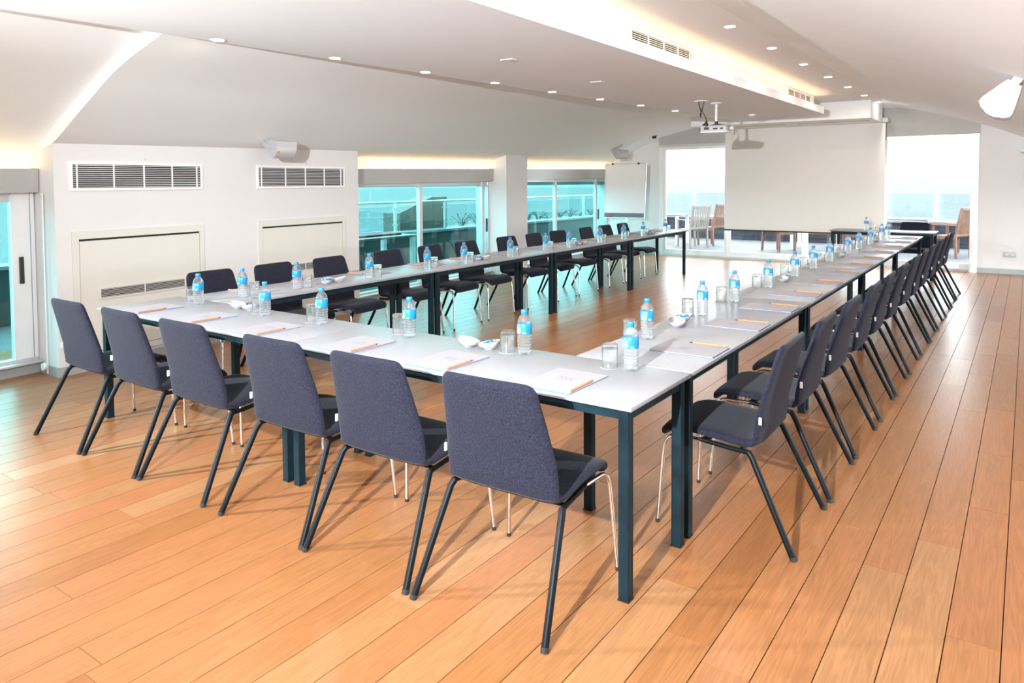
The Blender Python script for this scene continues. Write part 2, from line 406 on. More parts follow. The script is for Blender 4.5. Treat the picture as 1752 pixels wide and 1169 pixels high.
def window(n, ya, yb, ymid, label, handle_y, zlo=.13, first=None):
    w = empty('window_%d' % n, (0, 0, 0), kind='structure', label=label)
    zt = lambda y: zbot(y) + .02
    def fr(ya, yb, d0, d1, za, zb, m='alu', name='frame_rail'):
        q = MB(); q.prism([(xg(ya) - d1, ya), (xg(ya) - d0, ya), (xg(yb) - d0, yb), (xg(yb) - d1, yb)], za, zb); return q.build(name, m, w)
    fr(ya, yb, -.05, .06, 0, .09, 'grey_base', 'plinth')
    fr(ya, yb, -.10, .06, .09, .105, 'alu', 'sill_rail'); fr(ya, yb, -.02, .05, .105, zlo, 'alu', 'sill_rail')
    fr(ya, yb, -.02, .04, zt(ya) - .05, zt(ya) + .1, 'alu')
    cuts = [ya] + list(ymid) + [yb]
    for i, y in enumerate(cuts):
        h = .035 if 0 < i < len(cuts) - 1 else .03
        fr(y - h if i else y, y + h if i < len(cuts) - 1 else y, -.03, .03, zlo, 1.62, 'white_alu' if n == 1 else 'alu', 'stile')
    for i in range(len(cuts) - 1):
        a, c = cuts[i] + .03, cuts[i + 1] - .03
        fr(a, c, -.004, .004, zlo, 1.62, 'window_teal', 'pane')
    hd = MB().bbox(-.012, .012, -.016, .016, -.11, .11, .006); o = hd.build('handle', 'plastic_black', w); o.location = (xg(handle_y) + .042, handle_y, .86)
    return w
w1 = window(1, -3.6, .325, (-1.55,), 'teal tinted sliding window in the near bay', .212)
q = MB(); q.prism([(xg(.147) - .03, .147), (xg(.147) + .036, .147), (xg(.285) + .036, .285), (xg(.285) - .03, .285)], .13, 1.62); q.build('stile', 'white_alu', w1)
window(2, 3.85, 7.29, (5.49, 7.12), 'teal tinted sliding window between the two piers', 7.2)
window(3, 7.985, 12.13, (9.68, 11.55), 'teal tinted sliding window beside the flip chart', 11.62)
# extra wide stile of the near window and jamb rail
for n, (ya, yb) in enumerate(((-3.6, .33), (3.85, 7.29), (7.98, 12.12))):
    v = MB(); v.prism([(xg(ya) - .01, ya + .005), (xg(ya) + .13, ya + .005), (xg(yb) + .13, yb - .005), (xg(yb) - .01, yb - .005)],
                      [zbot(ya), zbot(ya), zbot(yb), zbot(yb)], [ztop(ya), ztop(ya), ztop(yb), ztop(yb)])
    o = v.build('trim_%d' % (n + 3), 'satin_valance')
    tag(o, 'satin grey blind cassette over the %s' % ('near bay window', 'window between the piers', 'window by the flip chart')[n], None, None, 'structure')
    s = MB(); s.prism([(xg(ya) + .03, ya + .03), (xg(ya) + .06, ya + .03), (xg(yb) + .06, yb - .03), (xg(yb) + .03, yb - .03)],
                      [ztop(ya)] * 2 + [ztop(yb)] * 2, [ztop(ya) + .012] * 2 + [ztop(yb) + .012] * 2)
    s.build('led_strip', 'led_warm', o)

# ---- end wall with sliding glass doors
we = MB(); we.box(-6.7, -5.2, Y1, Y1 + .2, 0, ROOF); we.box(.50, XR + .2, Y1, Y1 + .2, 0, ROOF); we.box(-5.2, .50, Y1 + .02, Y1 + .2, 2.30, ROOF)
tag(we.build('wall_end', 'wall_paint'), 'white end wall around the glass doors', None, None, 'structure')
tag(MB().box(-5.2, .505, Y1 - .03, Y1 + .02, 2.315, 2.95).build('trim_6', 'grey_header'), 'grey header panel above the glass doors', None, None, 'structure')
tag(MB().box(.50, XR, Y1 - .014, Y1, 0, .085).box(-6.5, -5.2, Y1 - .014, Y1, 0, .085).build('baseboard_end', 'grey_base'), 'grey skirting on the end wall', None, None, 'structure')
door = empty('door_1', (0, 0, 0), kind='structure', label='four panel sliding glass door to the terrace')
MB().box(-5.2, .50, Y1 - .02, Y1 + .12, 0, .04).build('threshold', 'alu', door)
MB().box(-5.2, .50, Y1 - .035, Y1 + .10, 2.27, 2.318).build('frame_rail', 'alu', door)
MB().box(-5.2, -5.11, Y1 - .02, Y1 + .10, .04, 2.27).build('frame_rail', 'white_alu', door)
MB().box(.44, .50, Y1 - .02, Y1 + .10, .04, 2.27).build('frame_rail', 'white_alu', door)
edges = [-5.11, -3.75, -2.27, -.93, .44]
for i in range(4):
    a, c = edges[i], edges[i + 1]; yy = Y1 + (.02 if i in (0, 3) else .06)
    pn = MB().box(a, a + .055, yy - .02, yy + .02, .04, 2.27).build('stile', 'white_alu', door)
    MB().box(c - .055, c, yy - .02, yy + .02, .04, 2.27).build('stile', 'white_alu', door)
    MB().box(a + .055, c - .055, yy - .02, yy + .02, 2.21, 2.27).build('rail', 'white_alu', door)
    MB().box(a + .055, c - .055, yy - .02, yy + .02, .04, .135).build('rail', 'white_alu', door)
    MB().box(a + .055, c - .055, yy - .004, yy + .004, .135, 2.21).build('pane', 'door_glass', door)
# ---- other walls (outside the view)
wr = MB(); wr.box(XR, XR + .2, Y0, Y1, 1.42, ROOF); wr.box(XR, XR + .2, Y0, Y1, 0, .12)
for (ya, yb) in ((-5.0, .4), (4.0, 4.8), (8.2, 9.0), (11.6, 12.14)): wr.box(XR, XR + .2, ya, yb, .12, 1.42)
tag(wr.build('wall_right', 'wall_paint'), 'white wall on the aisle side', None, None, 'structure')
for n, (ya, yb) in enumerate(((.4, 4.0), (4.8, 8.2), (9.0, 11.6))):  # invented windows out of view, added to let more daylight in
    w = empty('window_%d' % (n + 4), (0, 0, 0), kind='structure', label='unseen sliding window added on the aisle side for daylight')
    for (c, d) in ((ya, ya + .06), ((ya + yb) / 2 - .03, (ya + yb) / 2 + .03), (yb - .06, yb)): MB().box(XR + .05, XR + .1, c, d, .12, 1.42).build('stile', 'alu', w)
    MB().box(XR + .072, XR + .08, ya + .06, yb - .06, .12, 1.42).build('pane', 'door_glass', w)
tag(MB().box(-7, XR + .2, Y0 - .2, Y0, 0, ROOF).build('wall_rear', 'wall_paint'), 'white wall behind the camera', None, None, 'structure')

# ------------------------------------------------------------------ tables
def make_table(L, D, loc, rz, label, group):
    """length along local x, width along local y, centre at origin"""
    t = empty('meeting_table', loc, rz, label, 'table', group)
    hx, hy = L / 2 - .002, D / 2 - .002
    tp = MB().bbox(-hx, hx, -hy, hy, .7225, .74, .0025).build('table_top', 'laminate', t, 40)
    e = .028
    for s in (-1, 1):
        MB().box(-hx + e, hx - e, s * (hy - e) - .004 - s * .016, s * (hy - e) + .004 - s * .004, .678, .7195).build('frame_rail', 'steel_dark', t)
        MB().box(s * (hx - e) - .004 - s * .016, s * (hx - e) + .004 - s * .004, -hy + e + .02, hy - e - .02, .678, .7195).build('frame_rail', 'steel_dark', t)
    for sx in (-1, 1):
        for sy in (-1, 1):
            x, y = sx * (hx - .022 - .021), sy * (hy - .022 - .021)
            lg = MB().bbox(x - .021, x + .021, y - .021, y + .021, .006, .7225, .002, 1).build('leg', 'steel_dark', t)
            MB().box(x - .023, x + .023, y - .023, y + .023, 0, .006).build('foot_cap', 'plastic_black', lg)
    return t
TBL = []
LF = 1.945; DF = .585
for i in range(2):
    make_table(LF, DF, (.027 - LF * (i + .5), DF / 2, 0), 0,
               'white topped steel table of the cross row, %s' % ('at the aisle side corner', 'at the window side corner')[i], 'tables of the cross row')
DT = .57
LL = 2.19; AL = .026
for i in range(4):
    yc = .595 + LL * (i + .5); xc = -3.80 - .026 * yc + DT / 2
    make_table(LL, DT, (xc, yc, 0), R(90) + AL, 'white topped steel table of the window side row, %s from the cross row' % ORD[i], 'tables of the window side row')
AR = .008; JR = [.595, 2.76, 4.95, 7.15, 9.70]
for i in range(4):
    yc = (JR[i] + JR[i + 1]) / 2; xc = .03 - .008 * yc - DT / 2
    make_table(JR[i + 1] - JR[i], DT, (xc, yc, 0), R(90) + AR, 'white topped steel table of the aisle side row, %s from the cross row' % ORD[i], 'tables of the aisle side row')
make_table(1.52, .57, (-.73, 10.78, 0), 0, 'separate white topped presenter table standing across, near the projection screen', None)

# ------------------------------------------------------------------ chairs
PROF = [(.300, .385, .190, .006), (.2985, .393, .208, .014), (.292, .410, .222, .019), (.275, .427, .230, .021), (.235, .438, .234, .022), (.15, .441, .236, .022), (.05, .434, .238, .022),
        (-.03, .426, .240, .022), (-.075, .423, .241, .022), (-.108, .427, .242, .022), (-.130, .443, .242, .022), (-.144, .474, .243, .021), (-.150, .515, .243, .020),
        (-.155, .56, .241, .018), (-.175, .64, .232, .018), (-.196, .72, .222, .018), (-.214, .785, .2135, .017), (-.2235, .820, .2085, .017), (-.2275, .835, .2035, .0165), (-.2305, .847, .195, .015), (-.2325, .8545, .184, .011), (-.2335, .8585, .170, .005)]
def shell_ring(i, n=28):
    y, z, w, t = PROF[i]
    a = PROF[max(i - 1, 0)]; c = PROF[min(i + 1, len(PROF) - 1)]
    ty, tz = c[0] - a[0], c[1] - a[1]; l = math.hypot(ty, tz); ny, nz = -tz / l, ty / l
    if ny < 0 and z > .5: pass
    ring = []
    for k in range(n):
        th = 2 * math.pi * k / n; cs, sn = math.cos(th), math.sin(th)
        X = w * math.copysign(abs(cs) ** .28, cs); T = t * math.copysign(abs(sn) ** .75, sn)
        q = (X / .24) ** 2
        dish = .014 * q if z > .47 else (.006 * q)
        yy, zz = y + ny * T, z + nz * T
        if z > .47: yy += dish
        else: zz += dish * .5
        ring.append((X, yy, zz))
    return ring
def shell(i0, i1, capa, capb):
    mb = MB(); rings = [shell_ring(i) for i in range(i0, i1 + 1)]; n = len(rings[0]); m = len(rings)
    vs = [v for r in rings for v in r]; fs = []
    for i in range(m - 1):
        for k in range(n): fs.append((i * n + k, i * n + (k + 1) % n, (i + 1) * n + (k + 1) % n, (i + 1) * n + k))
    if capa: fs.append(tuple(range(n)))
    if capb: fs.append(tuple((m - 1) * n + k for k in range(n)))
    return mb.add(vs, fs)
def arc_pts(p0, pc, p1, n=5):
    p0, pc, p1 = Vector(p0), Vector(pc), Vector(p1)
    return [p0 * (1 - t) ** 2 + pc * 2 * t * (1 - t) + p1 * t * t for t in [i / n for i in range(n + 1)]]
def make_chair():
    t = empty('conference_chair', (0, 0, 0), 0, 'charcoal upholstered shell chair', 'chair')
    shell(0, 10, True, False).build('seat', 'chair_fabric', t, 75)
    shell(10, len(PROF) - 1, False, True).build('backrest', 'chair_fabric', t, 75)
    for s in (-1, 1):
        pts = [(s * .262, .300, .012), (s * .243, .282, .30)] + arc_pts((s * .2385, .276, .360), (s * .233, .270, .402), (s * .228, .225, .406)) + [(s * .222, .10, .405)]
        lg = MB().tube(pts, .0085, 10).build('front_leg', 'chrome', t, 60)
        MB().tube([(s * .263, .301, 0), (s * .262, .300, .016)], .0098, 10).build('foot_cap', 'rubber', lg)
        MB().tube([(s * .220, .115, .405), (s * .230, -.04, .3945), (s * .244, -.112, .3975)], .0105, 10).build('side_rail', 'tube_black', t, 60)
        lg = MB().tube([(s * .241, -.103, .398), (s * .248, -.120, .378), (s * .286, -.300, .008)], .0135, 10).build('rear_leg', 'tube_black', t, 60)
        MB().tube([(s * .2857, -.2985, .016), (s * .2873, -.304, 0)], .0142, 10).build('foot_cap', 'rubber', lg)
    MB().tube([(-.236, -.062, .3935), (.236, -.062, .3935)], .008, 8).build('crossbar', 'tube_black', t, 60)
    MB().box(-.222, .222, .085, .115, .396, .408).build('crossbar', 'tube_black', t)
    MB().bbox(-.2490, -.2425, -.158, -.146, .525, .556, .001).build('brand_tag', 'tag_white', t)
    return t
FR_X = [-.393, -1.01, -1.612, -2.335, -2.945, -3.56]
LF_Y = [1.05, 1.68, 2.32, 3.12, 3.79, 4.45, 5.30, 5.98, 6.62, 7.49, 8.13, 8.80]
RT_Y = [.965, 1.636, 2.32, 3.08, 3.75, 4.48, 5.27, 5.93, 6.63, 7.50, 8.25, 9.0]
def lf_x(y): return -3.955 - .026 * y
chair0 = make_chair(); first = True
def chair(loc, rz, label, group):
    global first
    if first:
        first = False; chair0.location = loc; chair0.rotation_euler = (0, 0, rz); chair0['label'] = label
        if group: chair0['group'] = group
        return chair0
    return dup(chair0, loc, rz, label, group)
for i, x in enumerate(FR_X):
    chair((x, -.092, 0), R(random.uniform(-1.5, 1.5)), 'charcoal upholstered chair at the cross row, %s from the aisle side corner' % ORD[i], 'chairs at the cross row')
for i, y in enumerate(LF_Y):
    chair((lf_x(y), y, 0), R(-90 + random.uniform(-3, 3)) + AL, 'charcoal upholstered chair at the window side row, %s from the cross row' % ORD[i], 'chairs at the window side row')
for i, y in enumerate(RT_Y):
    chair((.115 + .003 * y, y, 0), R(90 + random.uniform(-1.5, 1.5)), 'charcoal upholstered chair at the aisle side row, %s from the cross row' % ORD[i], 'chairs at the aisle side row')
c = chair((-.34, 11.12, 0), R(180), 'charcoal upholstered chair behind the presenter table near the screen', None)
if 'group' in c: del c['group']

# ------------------------------------------------------------------ table settings
TZ = .74
def make_bottle():
    t = empty('water_bottle', (0, 0, 0), 0, 'water bottle', 'bottle')
    pr = [(.0, .004), (.020, .0015), (.028, .0), (.0325, .005)]
    z = .010
    while z < .094:
        pr += [(.0342, z), (.0342, z + .007), (.0318, z + .0095), (.0318, z + .0115)]; z += .014
    pr += [(.0342, .097), (.0342, .146), (.0335, .154), (.030, .166), (.0235, .178), (.016, .185), (.0135, .188), (.0135, .196)]
    b = MB().lathe(pr, 20).build('body', 'bottle_plastic', t, 50)
    lb = MB().lathe([(.0347, .099), (.0352, .100), (.0352, .145), (.0347, .146)], 24, caps=False).build('label_wrap', 'label_blue', t, 50)
    em = MB()
    def cyl(a, z): return (.0357 * math.cos(a), .0357 * math.sin(a), z)
    for ca in (-math.pi / 2 - .45, math.pi / 2 - .3):
        n = 18
        for (ra, rz, wd, cz) in ((.42, .011, .07, .126), (.52, .008, .06, .112)):
            outer = [cyl(ca + ra * math.cos(2 * math.pi * k / n), cz + rz * math.sin(2 * math.pi * k / n)) for k in range(n)]
            inner = [cyl(ca + (ra - wd) * math.cos(2 * math.pi * k / n), cz + (rz - .0018) * math.sin(2 * math.pi * k / n)) for k in range(n)]
            em.add(outer + inner, [(k, (k + 1) % n, n + (k + 1) % n, n + k) for k in range(n)])
        for (a0, a1, z0, z1) in ((-.25, .25, .1245, .1275), (-.3, .3, .1105, .1135), (-.35, .35, .1015, .104), (.75, 1.15, .1015, .109)):
            em.add([cyl(ca + a0, z0), cyl(ca + (a0 + a1) / 2, z0), cyl(ca + a1, z0), cyl(ca + a1, z1), cyl(ca + (a0 + a1) / 2, z1), cyl(ca + a0, z1)], [(0, 1, 4, 5), (1, 2, 3, 4)])
    em.build('emblem', 'label_white', lb)['kind'] = 'stuff'
    cp = [(.0152, .190), (.0158, .191), (.0158, .207), (.0145, .210), (.0, .210)]
    MB().lathe(cp, 20).build('cap', 'cap_blue', t, 50)
    return t
def make_tumbler():
    t = empty('tumbler', (0, 0, 0), 0, 'upturned glass tumbler', 'glass')
    pr = [(.0335, .0015), (.0355, .0015), (.0362, .05), (.0362, .098), (.034, .104), (.0, .104), (.0, .086), (.030, .085), (.0335, .078), (.0338, .04), (.0335, .0015)]
    MB().lathe(pr, 20, caps=False).build('glass_wall', 'tumbler_glass', t, 50)
    return t
def make_coaster():
    o = MB().lathe([(.0, 0), (.042, 0), (.042, .0014), (.0, .0014)], 20).build('paper_coaster', 'paper'); return tag(o, 'x', 'coaster')
def make_pad():
    t = empty('notepad', (0, 0, 0), 0, 'notepad', 'notepad')
    MB().box(-.120, .120, -.160, .160, 0, .0022).build('blue_backing', 'blue_card', t)
    cv = MB().box(-.121, .121, -.157, .161, .0022, .0052).build('cover', 'paper', t)
    lo = MB()
    for (x, y, w, h) in ((-.024, .03, .017, .026), (.0, .03, .017, .026), (.024, .03, .017, .026)):
        lo.box(x - w / 2, x + w / 2, y - h / 2, y - h / 2 + .005, .0052, .0054); lo.box(x - w / 2, x - w / 2 + .005, y - h / 2 + .005, y + h / 2 - .005, .0052, .0054); lo.box(x - w / 2, x + w / 2, y + h / 2 - .005, y + h / 2, .0052, .0054)
    lo.build('printed_logo', 'print_blue', cv)['kind'] = 'stuff'
    MB().box(-.036, .036, .002, .006, .0052, .0054).build('printed_line', 'print_grey', cv)
    return t
def make_pencil():
    t = empty('pencil', (0, 0, 0), 0, 'pencil', 'pencil')
    MB().tube([(0, -.095, .0045), (0, .075, .0045)], .0045, 6).build('shaft', 'pencil_wood', t)
    MB().tube([(0, .075, .0045), (0, .095, .0045)], [.0045, .0008], 6).build('tip', 'graphite', t)
    return t
SRC = dict(b=make_bottle(), g=make_tumbler(), c=make_coaster(), p=make_pad(), n=make_pencil()); used = set()
def put(k, loc, rz, label, group):
    o = SRC[k]
    if k in used: return dup(o, loc, rz, label, group)
    used.add(k); o.location = loc; o.rotation_euler = (0, 0, rz); o['label'] = label; o['group'] = group
    return o
def setting(bx, by, gx, gy, px, py, prz, where, grp, i, n):
    wl = '%s, %s from the %s' % (where, ORD[i], n)
    put('b', (bx, by, TZ), random.uniform(-.25, .25) + prz * .25, 'small blue labelled water bottle on the ' + wl, 'water bottles on the ' + grp)
    put('c', (gx, gy, TZ), 0, 'round white paper coaster on the ' + wl, 'paper coasters on the ' + grp)
    put('g', (gx, gy, TZ), random.random(), 'upturned clear glass tumbler on the ' + wl, 'tumblers on the ' + grp)
    put('p', (px, py, TZ), prz, 'white notepad with blue backing on the ' + wl, 'notepads on the ' + grp)
    f = Vector((0.113, -.05, 0)); f.rotate(Matrix.Rotation(prz, 3, 'Z'))
    put('n', (px + f.x, py + f.y, TZ + .0054), prz + R(random.uniform(-3, 3)), 'orange wooden pencil on the notepad of the ' + wl, 'pencils on the ' + grp)
FB = [(-.215, .491), (-.768, .489), (-1.491, .472), (-2.157, .448), (-2.668, .438), (-3.406, .451)]
FG = [(-.310, .480), (-.853, .470), (-1.600, .505), (-2.256, .462), (-2.785, .470), (-3.56, .497)]
for i in range(6):
    setting(*FB[i], *FG[i], FR_X[i] + (.03 if i < 5 else .05), .176, 0, 'cross row', 'cross row', i, 'aisle side corner')
LBY = [.80, 1.285, 2.061, 2.821, 3.388, 4.219, 4.967, 5.534, 6.37, 7.106, 7.78, 8.65]
for i, y in enumerate(LBY):
    x = -3.40 - .019 * y
    py = LF_Y[i] - .02 if i else 1.06
    setting(x, y, x + .005, y + .095, -3.80 - .026 * py + .172, py, R(-90) + AL, 'window side row', 'window side row', i, 'cross row')
RBY = [1.117, 1.919, 2.524, 3.328, 4.12, 4.80, 5.50, 6.45, 7.12, 7.93, 8.85, 9.40]
RPY = [1.0, 1.72, 2.40, 3.06, 3.78, 4.52, 5.25, 5.98, 6.75, 7.55, 8.35, 9.1]
for i, y in enumerate(RBY):
    x = -.420 - .005 * y
    setting(x, y, x - .068, y - .062, .03 - .008 * RPY[i] - .172, RPY[i], R(90) + AR, 'aisle side row', 'aisle side row', i, 'cross row')
o = put('b', (-.98, 10.80, TZ), .3, 'small blue labelled water bottle on the presenter table near the screen', None)
o2 = put('c', (-.88, 10.80, TZ), 0, 'round white paper coaster on the presenter table near the screen', None)
o3 = put('g', (-.88, 10.80, TZ), 0, 'upturned clear glass tumbler on the presenter table near the screen', None)
for q in (o, o2, o3):
    if 'group' in q: del q['group']

# ---- sweet bowls
def make_bowl():
    prof = [(.0, .0), (.022, .0), (.024, .004), (.040, .011), (.052, .024), (.0575, .037), (.0562, .0375), (.049, .026), (.036, .014), (.018, .009), (.0, .008)]
    mb = MB().lathe(prof, 24, sx=1.0, sy=.82)
    mb.v = [(x, y, z + (.011 * (x / .055) * min(1, z / .02) if z > .006 else 0)) for x, y, z in mb.v]
    return mb.mesh('sweet_bowl', 'porcelain', 60)
BOWL = make_bowl()
def candy_mesh():
    rnd = random.Random(3); mb = MB(); mw = MB()
    for k in range(20):
        a = rnd.random() * 6.28; r = .036 * math.sqrt(rnd.random()); cx, cy = r * math.cos(a), r * .8 * math.sin(a)
        z = .027 + .2 * cx + rnd.random() * .010; d = rnd.random() * 3.14; l = .0085
        ux, uy = math.cos(d) * l, math.sin(d) * l
        tgt = mb if k % 4 else mw
        tgt.tube([(cx - ux * 1.7, cy - uy * 1.7, z), (cx - ux, cy - uy, z), (cx - ux * .6, cy - uy * .6, z), (cx + ux * .6, cy + uy * .6, z), (cx + ux, cy + uy, z), (cx + ux * 1.7, cy + uy * 1.7, z)],
                 [.006, .0025, .0062, .0062, .0025, .006], 7)
    return mb, mw
cb, cw = candy_mesh()
CB, CW = cb.mesh('wrapped_candies', 'candy_blue', 60), cw.mesh('white_candies', 'candy_white', 60)
def bowl(loc, rz, full, where):
    o = bpy.data.objects.new('sweet_bowl', BOWL); COL.objects.link(o); o.location = loc; o.rotation_euler = (0, 0, rz)
    tag(o, ('white porcelain bowl holding sweets on the ' if full else 'empty white porcelain bowl on the ') + where, 'bowl', 'porcelain bowls on the tables')
    if full:
        q = bpy.data.objects.new('wrapped_candies', CB); COL.objects.link(q); q.location = loc; q.rotation_euler = (0, 0, rz)
        tag(q, 'blue and white wrapped sweets in the bowl on the ' + where, 'candy', 'sweets in the bowls', 'stuff')
        w = bpy.data.objects.new('white_candies', CW); COL.objects.link(w); w.parent = q; w['kind'] = 'stuff'
pairs = [((-1.085, .46), (-.963, .468), 'cross row near its aisle side corner', 0, 1), ((-3.04, .50), (-2.915, .505), 'cross row near the window side corner', 0, 1),
         ((-3.45, 1.60), (-3.45, 1.73), 'window side row, first table from the cross row', 1, 0), ((-3.50, 3.66), (-3.50, 3.79), 'window side row, second table from the cross row', 1, 0),
         ((-3.54, 5.84), (-3.54, 5.97), 'window side row, third table from the cross row', 1, 0), ((-3.58, 8.05), (-3.58, 8.18), 'window side row, fourth table from the cross row', 1, 0),
         ((-.42, 1.50), (-.445, 1.635), 'aisle side row, first table from the cross row', 0, 1), ((-.43, 3.70), (-.45, 3.83), 'aisle side row, second table from the cross row', 0, 1),
         ((-.45, 6.0), (-.46, 6.13), 'aisle side row, third table from the cross row', 0, 1), ((-.47, 8.3), (-.48, 8.43), 'aisle side row, fourth table from the cross row', 0, 1)]
for a, b, wh, fa, fb in pairs:
    bowl((*a, TZ), R(200) if abs(a[1] - .48) < .1 else R(120), fa, wh); bowl((*b, TZ), R(10) if abs(a[1] - .48) < .1 else R(40), fb, wh)

# ------------------------------------------------------------------ window-side wall fittings
def on_wall(name, y, label, cat, group=None):
    """Empty on the block face; local x along the wall (+y world), local y into the room... z up"""
    o = empty(name, (xw(y), y, 0), math.atan2(1, SL), label, cat, group); return o     # local +x runs along +Y of the wall, local -y points into the room
def grille(t, x0, x1, z0, z1, nslat, uprights, fw=.022, depth=.012, slat_t=None, border='vent_white'):
    MB().box(x0 + fw, x1 - fw, -.002, 0.0, z0 + fw, z1 - fw).build('backing', 'vent_dark', t)
    for (a, b, c, d) in ((x0, x1, z0, z0 + fw), (x0, x1, z1 - fw, z1), (x0, x0 + fw, z0 + fw, z1 - fw), (x1 - fw, x1, z0 + fw, z1 - fw)):
        MB().box(a, b, -depth, 0, c, d).build('frame_bar', border, t)
    h = (z1 - z0 - 2 * fw) / nslat
    for i in range(nslat):
        z = z0 + fw + h * (i + .5); MB().box(x0 + fw, x1 - fw, -depth * .9, -.003, z - h * .13, z + h * .13).build('slat', border, t)
    for u in uprights:
        x = x0 + fw + (x1 - x0 - 2 * fw) * u; MB().box(x - .0045, x + .0045, -depth, -.002, z0 + fw, z1 - fw).build('upright', border, t)
for (ya, yb, which) in ((.455, 1.69, 'near the near bay window'), (2.33, 3.61, 'beside the window between the piers')):
    L_ = (yb - ya) * math.hypot(1, SL)
    v = on_wall('air_vent', ya, 'white louvred air vent high on the pier, %s' % which, 'vent', 'air vents on the pier'); v.location.z = 0
    grille(v, 0, L_, 1.505, 1.745, 12, (.03, .29, .52, .75, .965))
    MB().bbox(L_ * .53, L_ * .53 + .006, -.01, 0, 1.765, 1.785, .001).build('wire_clip', 'grille_grey', v)
    p = on_wall('access_panel', ya, 'cream access panel with low grille on the pier, %s' % which, 'panel', 'access panels on the pier')
    for (a, b, c, d) in ((0, L_, 1.105, 1.172), (0, .055, .10, 1.105), (L_ - .05, L_, .10, 1.105), (.055, L_ - .05, .10, .15)):
        MB().box(a, b, -.012, 0, c, d).build('frame_bar', 'cream_panel', p)
    MB().box(.055, L_ - .05, -.001, 0, .15, 1.105).build('recess', 'vent_dark', p)
    dr = MB().box(.060, L_ - .055, -.009, -.001, .155, 1.087).build('door_leaf', 'cream_panel', p)
    g = empty('low_grille', (0, 0, 0)); g.parent = p; g.location = (0, -.009, 0)
    grille(g, .21, L_ - .21, .585, .685, 6, (.5,), fw=.014, depth=.008, border='cream_panel')
# loudspeakers
def make_speaker(loc, ang, rz, s, label, group, badge=True):
    """cabinet extruded along local y; front points along (cos,sin) in the x-z plane"""
    t = empty('loudspeaker', loc, rz, label, 'speaker', group)
    P = [(-.02, -.045), (.02, -.062), (.15, -.105), (.18, -.105), (.205, -.075), (.218, -.03), (.218, .03), (.205, .075), (.18, .105), (.15, .105), (.02, .062), (-.02, .045)]
    c, sn = math.cos(ang), math.sin(ang)
    rot = lambda p: (s * (p[0] * c - p[1] * sn), s * (p[0] * sn + p[1] * c))
    hl = .135 * s
    MB().extr([rot(p) for p in P], 'y', -hl, hl).build('cabinet', 'speaker_white', t, 50)
    G = [(.172, -.098), (.2, -.070), (.224, -.028), (.224, .028), (.2, .070), (.172, .098)]
    MB().extr([rot(p) for p in G], 'y', -hl * .93, hl * .93).build('grille', 'grille_grey', t, 50)
    if badge:
        B = [(.2245, -.028), (.2262, -.028), (.2262, .004), (.2245, .004)]
        MB().extr([rot(p) for p in B], 'y', -hl * .84, -hl * .68).build('badge', 'orange_badge', t)
    for e in (-1, 1):
        d = MB(); n = 18; cen = (.075, 0); rr = .042
        poly = [rot((cen[0] + rr * math.cos(2 * math.pi * k / n), cen[1] + rr * math.sin(2 * math.pi * k / n))) for k in range(n)]
        d.extr(poly, 'y', e * hl, e * (hl + .010 * s)).build('pivot_disc', 'speaker_white', t, 50)
        arm = [rot(p) for p in ((.075, -.022), (.075, .022), (-.07, .028), (-.07, -.028))]
        MB().extr(arm, 'y', e * (hl + .010 * s), e * (hl + .016 * s)).build('bracket_arm', 'speaker_white', t)
    bk = [rot(p) for p in ((-.066, -.028), (-.066, .028), (-.074, .028), (-.074, -.028))]
    MB().extr(bk, 'y', -(hl + .016 * s), hl + .016 * s).build('bracket_plate', 'speaker_white', t)
    return t
make_speaker((-5.12, 2.41, 1.95), R(-22), math.atan2(-SL, 1) * -1, .86, 'small white loudspeaker with orange badge above the pier vent', 'loudspeakers')
make_speaker((-5.62, 11.05, 2.16), R(-25), R(-25), .9, 'white loudspeaker on the ceiling above the flip chart', 'loudspeakers', False)
make_speaker((1.08, 3.75, 2.185), R(236), R(0), 1.02, 'white loudspeaker hanging from the sloped ceiling on the aisle side', 'loudspeakers', False)
make_speaker((1.18, 11.2, 2.13), R(215), R(0), .9, 'white loudspeaker high in the corner beside the end wall', 'loudspeakers', False)
# blind chain knob near the near bay
t = empty('cord_weight', (xw(.30) - .14, .285, 0), 0, 'round white cord weight low beside the near bay window', 'cord weight')
MB().tube([(0, 0, .08), (.0, -.022, .08)], .030, 16).build('disc', 'white_alu', t, 40)
MB().box(-.004, .004, .012, .020, .02, 1.49).build('cord_track', 'white_alu', t)

# ------------------------------------------------------------------ ceiling fittings
LD = [(.676, 0), (1.671, 0), (2.665, 0), (3.629, 0), (4.60, 0), (5.58, 0), (6.56, 0), (7.54, 0)]
def downlight(x, y, z, label, group):
    t = empty('downlight', (x, y, z), 0, label, 'downlight', group)
    MB().lathe([(.040, -.004), (.052, -.004), (.052, 0), (.040, 0), (.040, -.004)], 20, caps=False).build('trim_ring', 'vent_white', t, 40)
    MB().lathe([(.0, -.0015), (.040, -.0015), (.040, -.0005), (.0, -.0005)], 20).build('lens', 'lamp_warm', t)
for i, (y, _) in enumerate(LD):
    downlight(xs(y) + .075, y, 2.556, 'round recessed downlight on the vault edge of the soffit, %s from the screen' % ORD[7 - i], 'downlights along the soffit edge')
for i in range(9):
    downlight(-.865, 1.25 + 1.215 * i, 2.83, 'round recessed downlight in the upper ceiling strip, %s from the screen' % ORD[8 - i], 'downlights in the upper ceiling strip')
for i, (px, py) in enumerate(((870, 102), (1022, 140))):
    p = onz(px, py, 2.556); t = MB().bbox(p.x - .06, p.x + .06, p.y - .035, p.y + .035, 2.550, 2.556, .002).build('ceiling_plate', 'vent_white')
    tag(t, ('small white plate on the soffit, farther from the screen', 'small white plate on the soffit, closer to the projector')[i], 'ceiling plate')
p = onz(1287, 196, 2.556); t = empty('smoke_detector', (p.x, p.y, 2.556), 0, 'round white smoke detector on the soffit near its far edge', 'detector')
